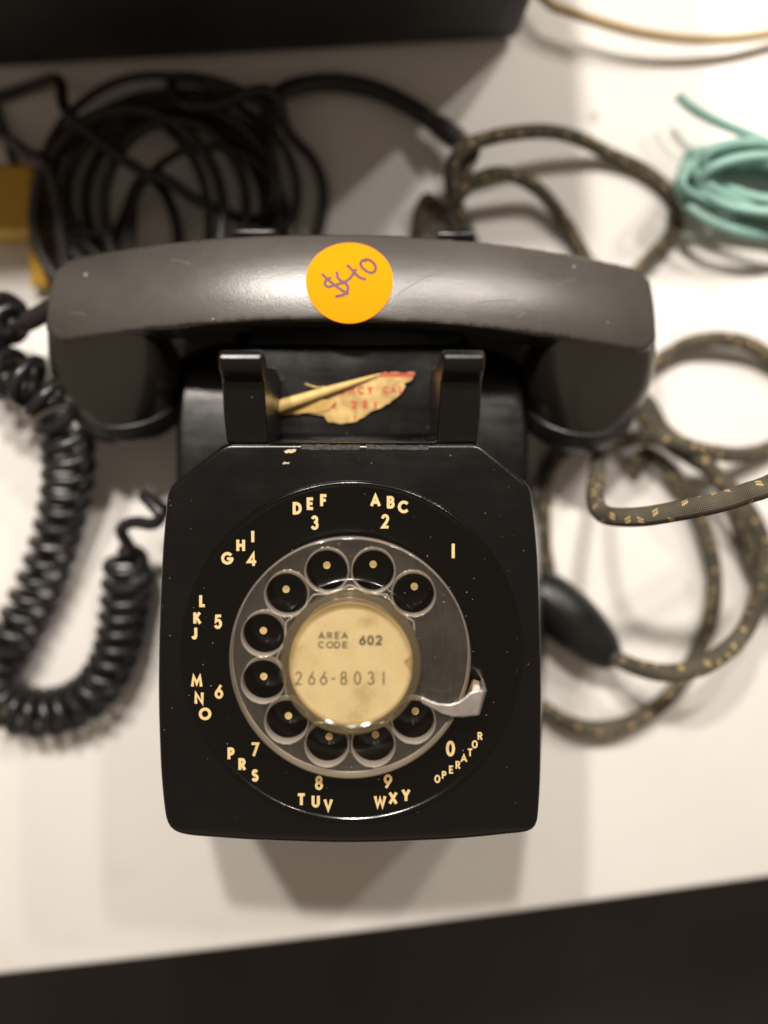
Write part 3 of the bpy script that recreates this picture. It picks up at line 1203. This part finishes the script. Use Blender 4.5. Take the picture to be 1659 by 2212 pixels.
# small chips in the plastic
for u, v, r in ((-107, 8, 1.1), (88, 12, .8), (-51, -16.5, .5), (101, -10, .4)):
    p = [on_back(u + r * random.uniform(.5, 1) * math.cos(a), v + r * random.uniform(.5, 1) * math.sin(a), .06) for a in [k * .7 for k in range(9)]]
    obj('chip', p, [tuple(range(9))], plain('bare_chip', (.32, .30, .27), .6), handset, smooth=False)

M_scr = plain('pale_scratch', (.24, .22, .20), .5)
for (u0, v0, u1, v1, bow) in ((17, -9, 36, 3, 1.2), (48, -9, 63, -6.5, .4), (63, -13.5, 66.5, -11, 0), (-112, -8, -104, -10, .3), (-70, 9, -61, 6, .5), (80, 2, 88, 6, .5)):
    P = [on_back(u0 + (u1 - u0) * k / 12, v0 + (v1 - v0) * k / 12 + bow * math.sin(math.pi * k / 12), .02) for k in range(13)]
    obj('scratch', *tube(P, .11, 5)[:2], M_scr, handset)

# ------------------------------------------------------------------ coiled cord
exit_p = hs(-122, 1, -38)
g0 = U(30, 706, exit_p.z)
gro = [exit_p + HX * 6, exit_p, exit_p.lerp(g0, .5) + Vector((0, 0, 1)), g0]
path_pts = [U(30, 706, exit_p.z), U(0, 690, 40), U(-42, 735, 32), U(-10, 800, 36), U(50, 815, 44), U(105, 868, 44), U(143, 950, 34), U(147, 1030, 24), U(132, 1120, 16), U(103, 1220, 12), U(60, 1320, 11), U(20, 1400, 11), U(-12, 1460, 11),
            U(10, 1515, 13), U(75, 1540, 14), U(150, 1528, 14), U(215, 1480, 14), U(255, 1400, 14), U(270, 1310, 16), U(278, 1235, 20), U(283, 1180, 26)]


def helix():
    base = catmull(path_pts, .6)
    fr = frames(base)
    out = []
    ph = 0
    L = 0
    tot = sum((b - a).length for a, b in zip(base, base[1:]))
    for i, (p, (t, a, b)) in enumerate(zip(base, fr)):
        if i:
            ds = (p - base[i - 1]).length
            L += ds
            f = L / tot
            pitch = 6.4 if f < .16 else (9.4 if f < .56 else 7.7)
            if f > .93:
                pitch = 9
            ph += 2 * math.pi * ds / pitch
        f = L / max(tot, 1)
        R = 9.2 * min(1, f / .03) * (1 if f < .97 else max(.35, (1 - f) / .03))
        out.append(p + a * (R * math.cos(ph)) + b * (R * math.sin(ph)))
    return out, base


hp_, base_ = helix()
tail = [hp_[-1], U(262, 1145, 34), U(290, 1128, 40), U(330, 1132, 44), U(348, 1112, 46), U(325, 1085, 44), U(312, 1072, 42), U(330, 1085, 36), U(372, 1108, 30)]
full = catmull(gro, 1.5) + catmull(hp_[::2], 1.3) + catmull(tail, 1.5)[1:]
cl = [full[0]]
for q in full[1:]:
    if (q - cl[-1]).length > .6:
        cl.append(q)
for q in cl:
    q.z = max(q.z, 3.0)
V, Fc, UVs = tube(cl, 2.65, 10)
coil = obj('coiled_cord', V, Fc, M_coil, sharp=0, uvs=UVs)
tag(coil, 'black coiled handset cord looping on the table beside the telephone', 'cord')
obj('strain_relief', *tube(catmull([exit_p + HX * 8, exit_p - HX * 4, exit_p.lerp(g0, .75)], 1), lambda t: 4.9 - .9 * t, 14)[:2], M_coil, coil)

# ------------------------------------------------------------------ cords round about


def cord(name, pts, r, mat, label, cat, sides=12, step=2.0, parent=None):
    P = catmull(pts, step)
    for q in P:
        q.z = max(q.z, (r if not callable(r) else 3) + .05)
    V, Fc, UVs = tube(P, r, sides)
    o = obj(name, V, Fc, mat, parent, sharp=50, uvs=UVs)
    if label:
        tag(o, label, cat)
    return o


def c4(x, y, z):      # directions noted on the top-left detail
    return U(x * .6185, 81 + y * .6185, z)


def c3(x, y, z):      # top-right detail
    return U((1600 + x / 1.127) * .54, (300 + y / 1.127) * .54, z)


def c1(x, y, z):      # right-hand detail
    return U(1134 + x * .4637, 648 + y * .4637, z)


# black cable wound into a loose coil
loopA = []
rnd = random.Random(11)
cx, cy = 560, 560
specs = [(-40, 10, 405, 345), (70, 50, 320, 330), (-50, 60, 400, 330), (50, -40, 385, 320), (110, 90, 290, 345), (-110, 60, 330, 370)]
for li, (dx, dy, rx, ry) in enumerate(specs):
    for k in range(10):
        a = math.radians(200 - 36 * k)
        f = k / 10
        nx = specs[min(li + 1, len(specs) - 1)]
        ex, ey, erx, ery = [q + (w - q) * f for q, w in zip((dx, dy, rx, ry), nx)]
        loopA.append(c4(cx + ex + erx * math.cos(a), cy + ey - ery * math.sin(a), 4 + li * 4.2 + 3 * math.sin(k * 1.3 + li)))
pts = [c4(-150, 215, 4), c4(0, 205, 4), c4(110, 170, 5), c4(205, 150, 14), c4(228, 250, 28), c4(330, 350, 28), c4(430, 425, 26), c4(545, 505, 20), c4(602, 600, 10), c4(622, 715, 5), c4(600, 820, 4), c4(450, 900, 4), c4(300, 880, 4)] + loopA \
    + [c4(180, 480, 30), c4(90, 400, 26), c4(0, 340, 14), c4(-120, 300, 4)]
cord('black_cable', pts, 2.6, M_cable, 'thin black cable wound in a loose coil behind the handset', 'cable')
pts = [c4(320, 900, 4), c4(430, 640, 5), c4(520, 480, 24), c4(700, 575, 22), c4(880, 640, 12), c4(960, 560, 26), c4(950, 420, 26), c4(940, 260, 24), c4(850, 195, 22), c4(720, 150, 18), c4(600, 145, 10), c4(640, 230, 30), c4(770, 235, 28), c4(880, 190, 28),
       c4(960, 200, 28), c4(1010, 330, 22), c4(1095, 430, 12), c4(1130, 540, 5), c4(1110, 690, 4), c4(1040, 800, 4)]
cord('black_cable', pts, 2.7, M_cable, 'second black cable crossing over the coil, bowed out towards the cloth cord', 'cable')
pts = [c4(-140, 150, 4), c4(-20, 230, 4)]
for li, (dx_, dy_, rx, ry) in enumerate([(-110, 90, 300, 390), (70, -20, 430, 350), (10, -30, 410, 400), (190, 150, 290, 330)]):
    for k in range(9):
        a = math.radians(190 - 40 * k)
        pts.append(c4(540 + dx_ + rx * math.cos(a), 560 + dy_ - ry * math.sin(a), 5 + 5 * li + 4 * math.sin(k * 1.9 + li)))
pts += [c4(200, 700, 22), c4(330, 690, 18), c4(400, 780, 8), c4(420, 900, 4)]
cord('black_cable', pts, 2.0, M_cable, 'thinnest black cable, strewn in uneven rings through the coil', 'cable')
# thicker black lead that joins the brown cord
pts = [c4(940, 330, 30), c4(950, 235, 26), c4(1010, 180, 16), c4(1150, 156, 8), c4(1300, 180, 8), c4(1430, 240, 10), c4(1520, 300, 12), c4(1600, 360, 14)]
lead = cord('thick_black_lead', pts, lambda t: 4.3 if t < .9 else 5.2, M_cable, 'thick black lead arching from the cable coil to the brown cloth cord', 'cable')

# brown cloth cord, upper loops
pts = [c4(1590, 350, 14), c3(330, 330, 16), c3(300, 420, 18), c3(240, 560, 16), c3(200, 640, 10), c3(120, 560, 4), c3(90, 680, 4), c3(100, 800, 4), c3(220, 900, 4), c3(300, 800, 6), c3(220, 620, 14), c3(270, 540, 20), c3(330, 480, 22), c3(430, 445, 22),
       c3(530, 460, 18), c3(640, 530, 10), c3(740, 660, 5), c3(820, 800, 4), c3(860, 900, 4), c3(700, 1000, 4), c3(420, 900, 6), c3(270, 620, 14), c3(230, 440, 24), c3(290, 330, 30), c3(400, 285, 26),
       c3(520, 262, 24), c3(660, 255, 20), c3(800, 285, 14), c3(950, 360, 6), c3(1100, 430, 4), c3(1215, 530, 4), c3(1262, 640, 5), c3(1200, 750, 6), c3(1080, 880, 6), c3(1000, 1000, 5)]
cord('cloth_cord', pts, 3.3, M_fabric, 'brown cloth cord in wide loops behind the handset, lying next to the teal cord', 'cord')

# brown cloth cord with plug, lower loops
pts = [c1(385, 1655, 22), c1(430, 1672, 24), c1(520, 1712, 34), c1(650, 1738, 44), c1(780, 1722, 48), c1(900, 1662, 46), c1(1010, 1560, 40), c1(1085, 1400, 30), c1(1118, 1250, 22), c1(1100, 1100, 16), c1(1030, 960, 12), c1(910, 830, 14), c1(790, 745, 18), c1(690, 680, 20), c1(590, 590, 18),
       c1(520, 470, 12), c1(520, 360, 8), c1(600, 300, 6), c1(700, 235, 6), c1(780, 197, 8), c1(890, 182, 10), c1(1010, 197, 10), c1(1110, 245, 8), c1(1220, 350, 5), c1(1260, 500, 5), c1(1220, 640, 6), c1(1130, 695, 8),
       c1(1000, 722, 16), c1(880, 712, 24), c1(780, 690, 28), c1(680, 650, 28), c1(560, 640, 16), c1(440, 655, 6), c1(300, 655, 5), c1(200, 690, 5), c1(130, 750, 5), c1(92, 850, 5), c1(80, 1000, 5), c1(86, 1150, 5), c1(105, 1290, 5), c1(60, 1450, 5), c1(0, 1700, 4), c1(30, 1850, 5),
       c1(100, 1910, 8), c1(200, 1972, 10), c1(330, 1998, 12), c1(460, 1980, 12), c1(590, 1918, 8), c1(710, 1800, 5), c1(800, 1650, 4), c1(858, 1500, 5), c1(880, 1350, 8), c1(868, 1200, 10), c1(825, 1050, 10), c1(750, 900, 10), c1(660, 780, 10), c1(560, 720, 6), c1(500, 800, 4)]
lower = cord('cloth_cord', pts, 3.7, M_fabric, 'brown cloth cord with yellow stitches and an oval black plug', 'cord')
pa, pb = c1(30, 1315, 14), c1(408, 1675, 18)
ax = catmull([pa + (pa - pb) * .03, pa.lerp(pb, .3), pa.lerp(pb, .7), pb], 1)
obj('plug', *tube(ax, lambda t: 14.2 * max(.02, math.sin(math.pi * min(1, (t * .90 + .05)))) ** .38 * (1 - .16 * t), 28)[:2], M_bake, lower)
# a second run beside it
pts = [c1(1300, 1500, 5), c1(1190, 1420, 8), c1(1100, 1330, 8), c1(1030, 1180, 8), c1(1000, 1050, 18), c1(950, 920, 26), c1(880, 800, 28), c1(770, 700, 24), c1(640, 600, 8), c1(560, 470, 4), c1(430, 420, 4)]
cord('cloth_cord', pts, 3.7, M_fabric, 'brown cloth cord running out past the looped cord on its way under the handset', 'cord')
# the raised strand close to the lens
pts = [c1(2500, 640, 4), c1(2250, 560, 4), c1(2020, 530, 30), c1(1780, 560, 84), c1(1560, 640, 106), c1(1330, 765, 111), c1(1132, 868, 108), c1(1050, 895, 106), c1(950, 930, 103), c1(830, 960, 100), c1(700, 985, 96), c1(560, 1008, 90), c1(450, 1012, 84), c1(380, 1003, 78), c1(338, 970, 70), c1(326, 910, 58), c1(334, 820, 42), c1(345, 740, 28), c1(365, 665, 14), c1(420, 560, 5), c1(480, 450, 4)]
cord('cloth_cord', pts, 3.55, M_fabric, 'sharp bent strand of brown cloth cord lifted above the table', 'cord')

# teal cord bundle: a flat hank, its bent end sticking out
pts = [c3(1258, 95, 18), c3(1300, 135, 20), c3(1360, 175, 21), c3(1440, 215, 22), c3(1560, 265, 24), c3(1700, 330, 26), c3(1850, 420, 18)]
rt = random.Random(5)
for k in range(11):
    rx, ry = rt.uniform(300, 400), rt.uniform(95, 200)
    ox, oy, dz, tl = rt.uniform(-10, 50), rt.uniform(-60, 45), 4 + 2.6 * k, rt.uniform(-.12, .28)
    for j in range(9):
        a = math.radians(30 - 40 * j)
        ex, ey = rx * math.cos(a), -ry * math.sin(a)
        pts.append(c3(1645 + ox + ex, 500 + oy + ey + tl * ex, max(2.6, dz + 5 * math.sin(a * 2 + k))))
cord('teal_cord', pts, 2.3, M_teal, 'glossy teal cord tied up in a hank', 'cord', sides=10)
# cream cord
pts = [U(1080, -120, 10), U(1179, 0, 14), U(1229, 25, 15), U(1304, 50, 15), U(1379, 70, 14), U(1479, 84, 12), U(1579, 84, 10), U(1659, 74, 8), U(1760, 55, 5)]
cord('cream_cord', pts, 2.3, M_creamcord, 'thin cream coloured cord lying across the far corner of the table', 'cord')

# yellow block
a, b = U(-70, 352, 24), U(74, 500, 24)
V, Fc = [], []
for (x0, x1, y0, y1, z0, z1) in ((a.x, b.x, b.y, a.y, .2, 24),):
    V = [(x0, y0, z0), (x1, y0, z0), (x1, y1, z0), (x0, y1, z0), (x0, y0, z1), (x1, y0, z1), (x1, y1, z1), (x0, y1, z1)]
BOXF = [(3, 2, 1, 0), (4, 5, 6, 7), (0, 1, 5, 4), (1, 2, 6, 5), (2, 3, 7, 6), (3, 0, 4, 7)]
yb_ = empty('yellow_plug_block', ((a.x + b.x) / 2, (a.y + b.y) / 2, 0), 'yellow plastic block lying left of the black cable coil', 'plug')
bevel(obj('block_body', V, BOXF, M_yellow, yb_), .003, 3)
V = [(b.x - 9, b.y - 22, .2), (b.x - 1, b.y - 22, .2), (b.x - 1, b.y + .4, .2), (b.x - 9, b.y + .4, .2), (b.x - 9, b.y - 22, 9), (b.x - 1, b.y - 22, 9), (b.x - 1, b.y + .4, 12), (b.x - 9, b.y + .4, 12)]
bevel(obj('block_tab', V, BOXF, M_yellow, yb_), .001, 2)

# dark cabinet at the back of the table
q0, q1 = U(-260, 172, 0), U(1116, 97, 0)
dx = (q1 - q0).normalized()
dy = Vector((-dx.y, dx.x, 0))
cab = empty('black_cabinet', (q0 + q1) * .5, 'black cabinet standing at the back of the table', 'cabinet')


def cbox(name, u0, u1, v0, v1, z0, z1, mat, bw):
    L = (q1 - q0).length
    V = [q0 + dx * u + dy * v + Vector((0, 0, z)) for z in (z0, z1) for u, v in ((u0, v0), (L + u1, v0), (L + u1, v1), (u0, v1))]
    bevel(obj(name, V, BOXF, mat, cab), bw, 3)


cbox('body', 0, 0, 0, 170, 4, 195, M_box, .004)
cbox('base_rail', 3, -3, 3, 167, 0.1, 4, M_box, .001)
cbox('front_panel', 10, -10, -1.2, .5, 14, 186, plain('cabinet_front_cloth', (.034, .029, .028), .6, var=.35, vscale=30), .001)
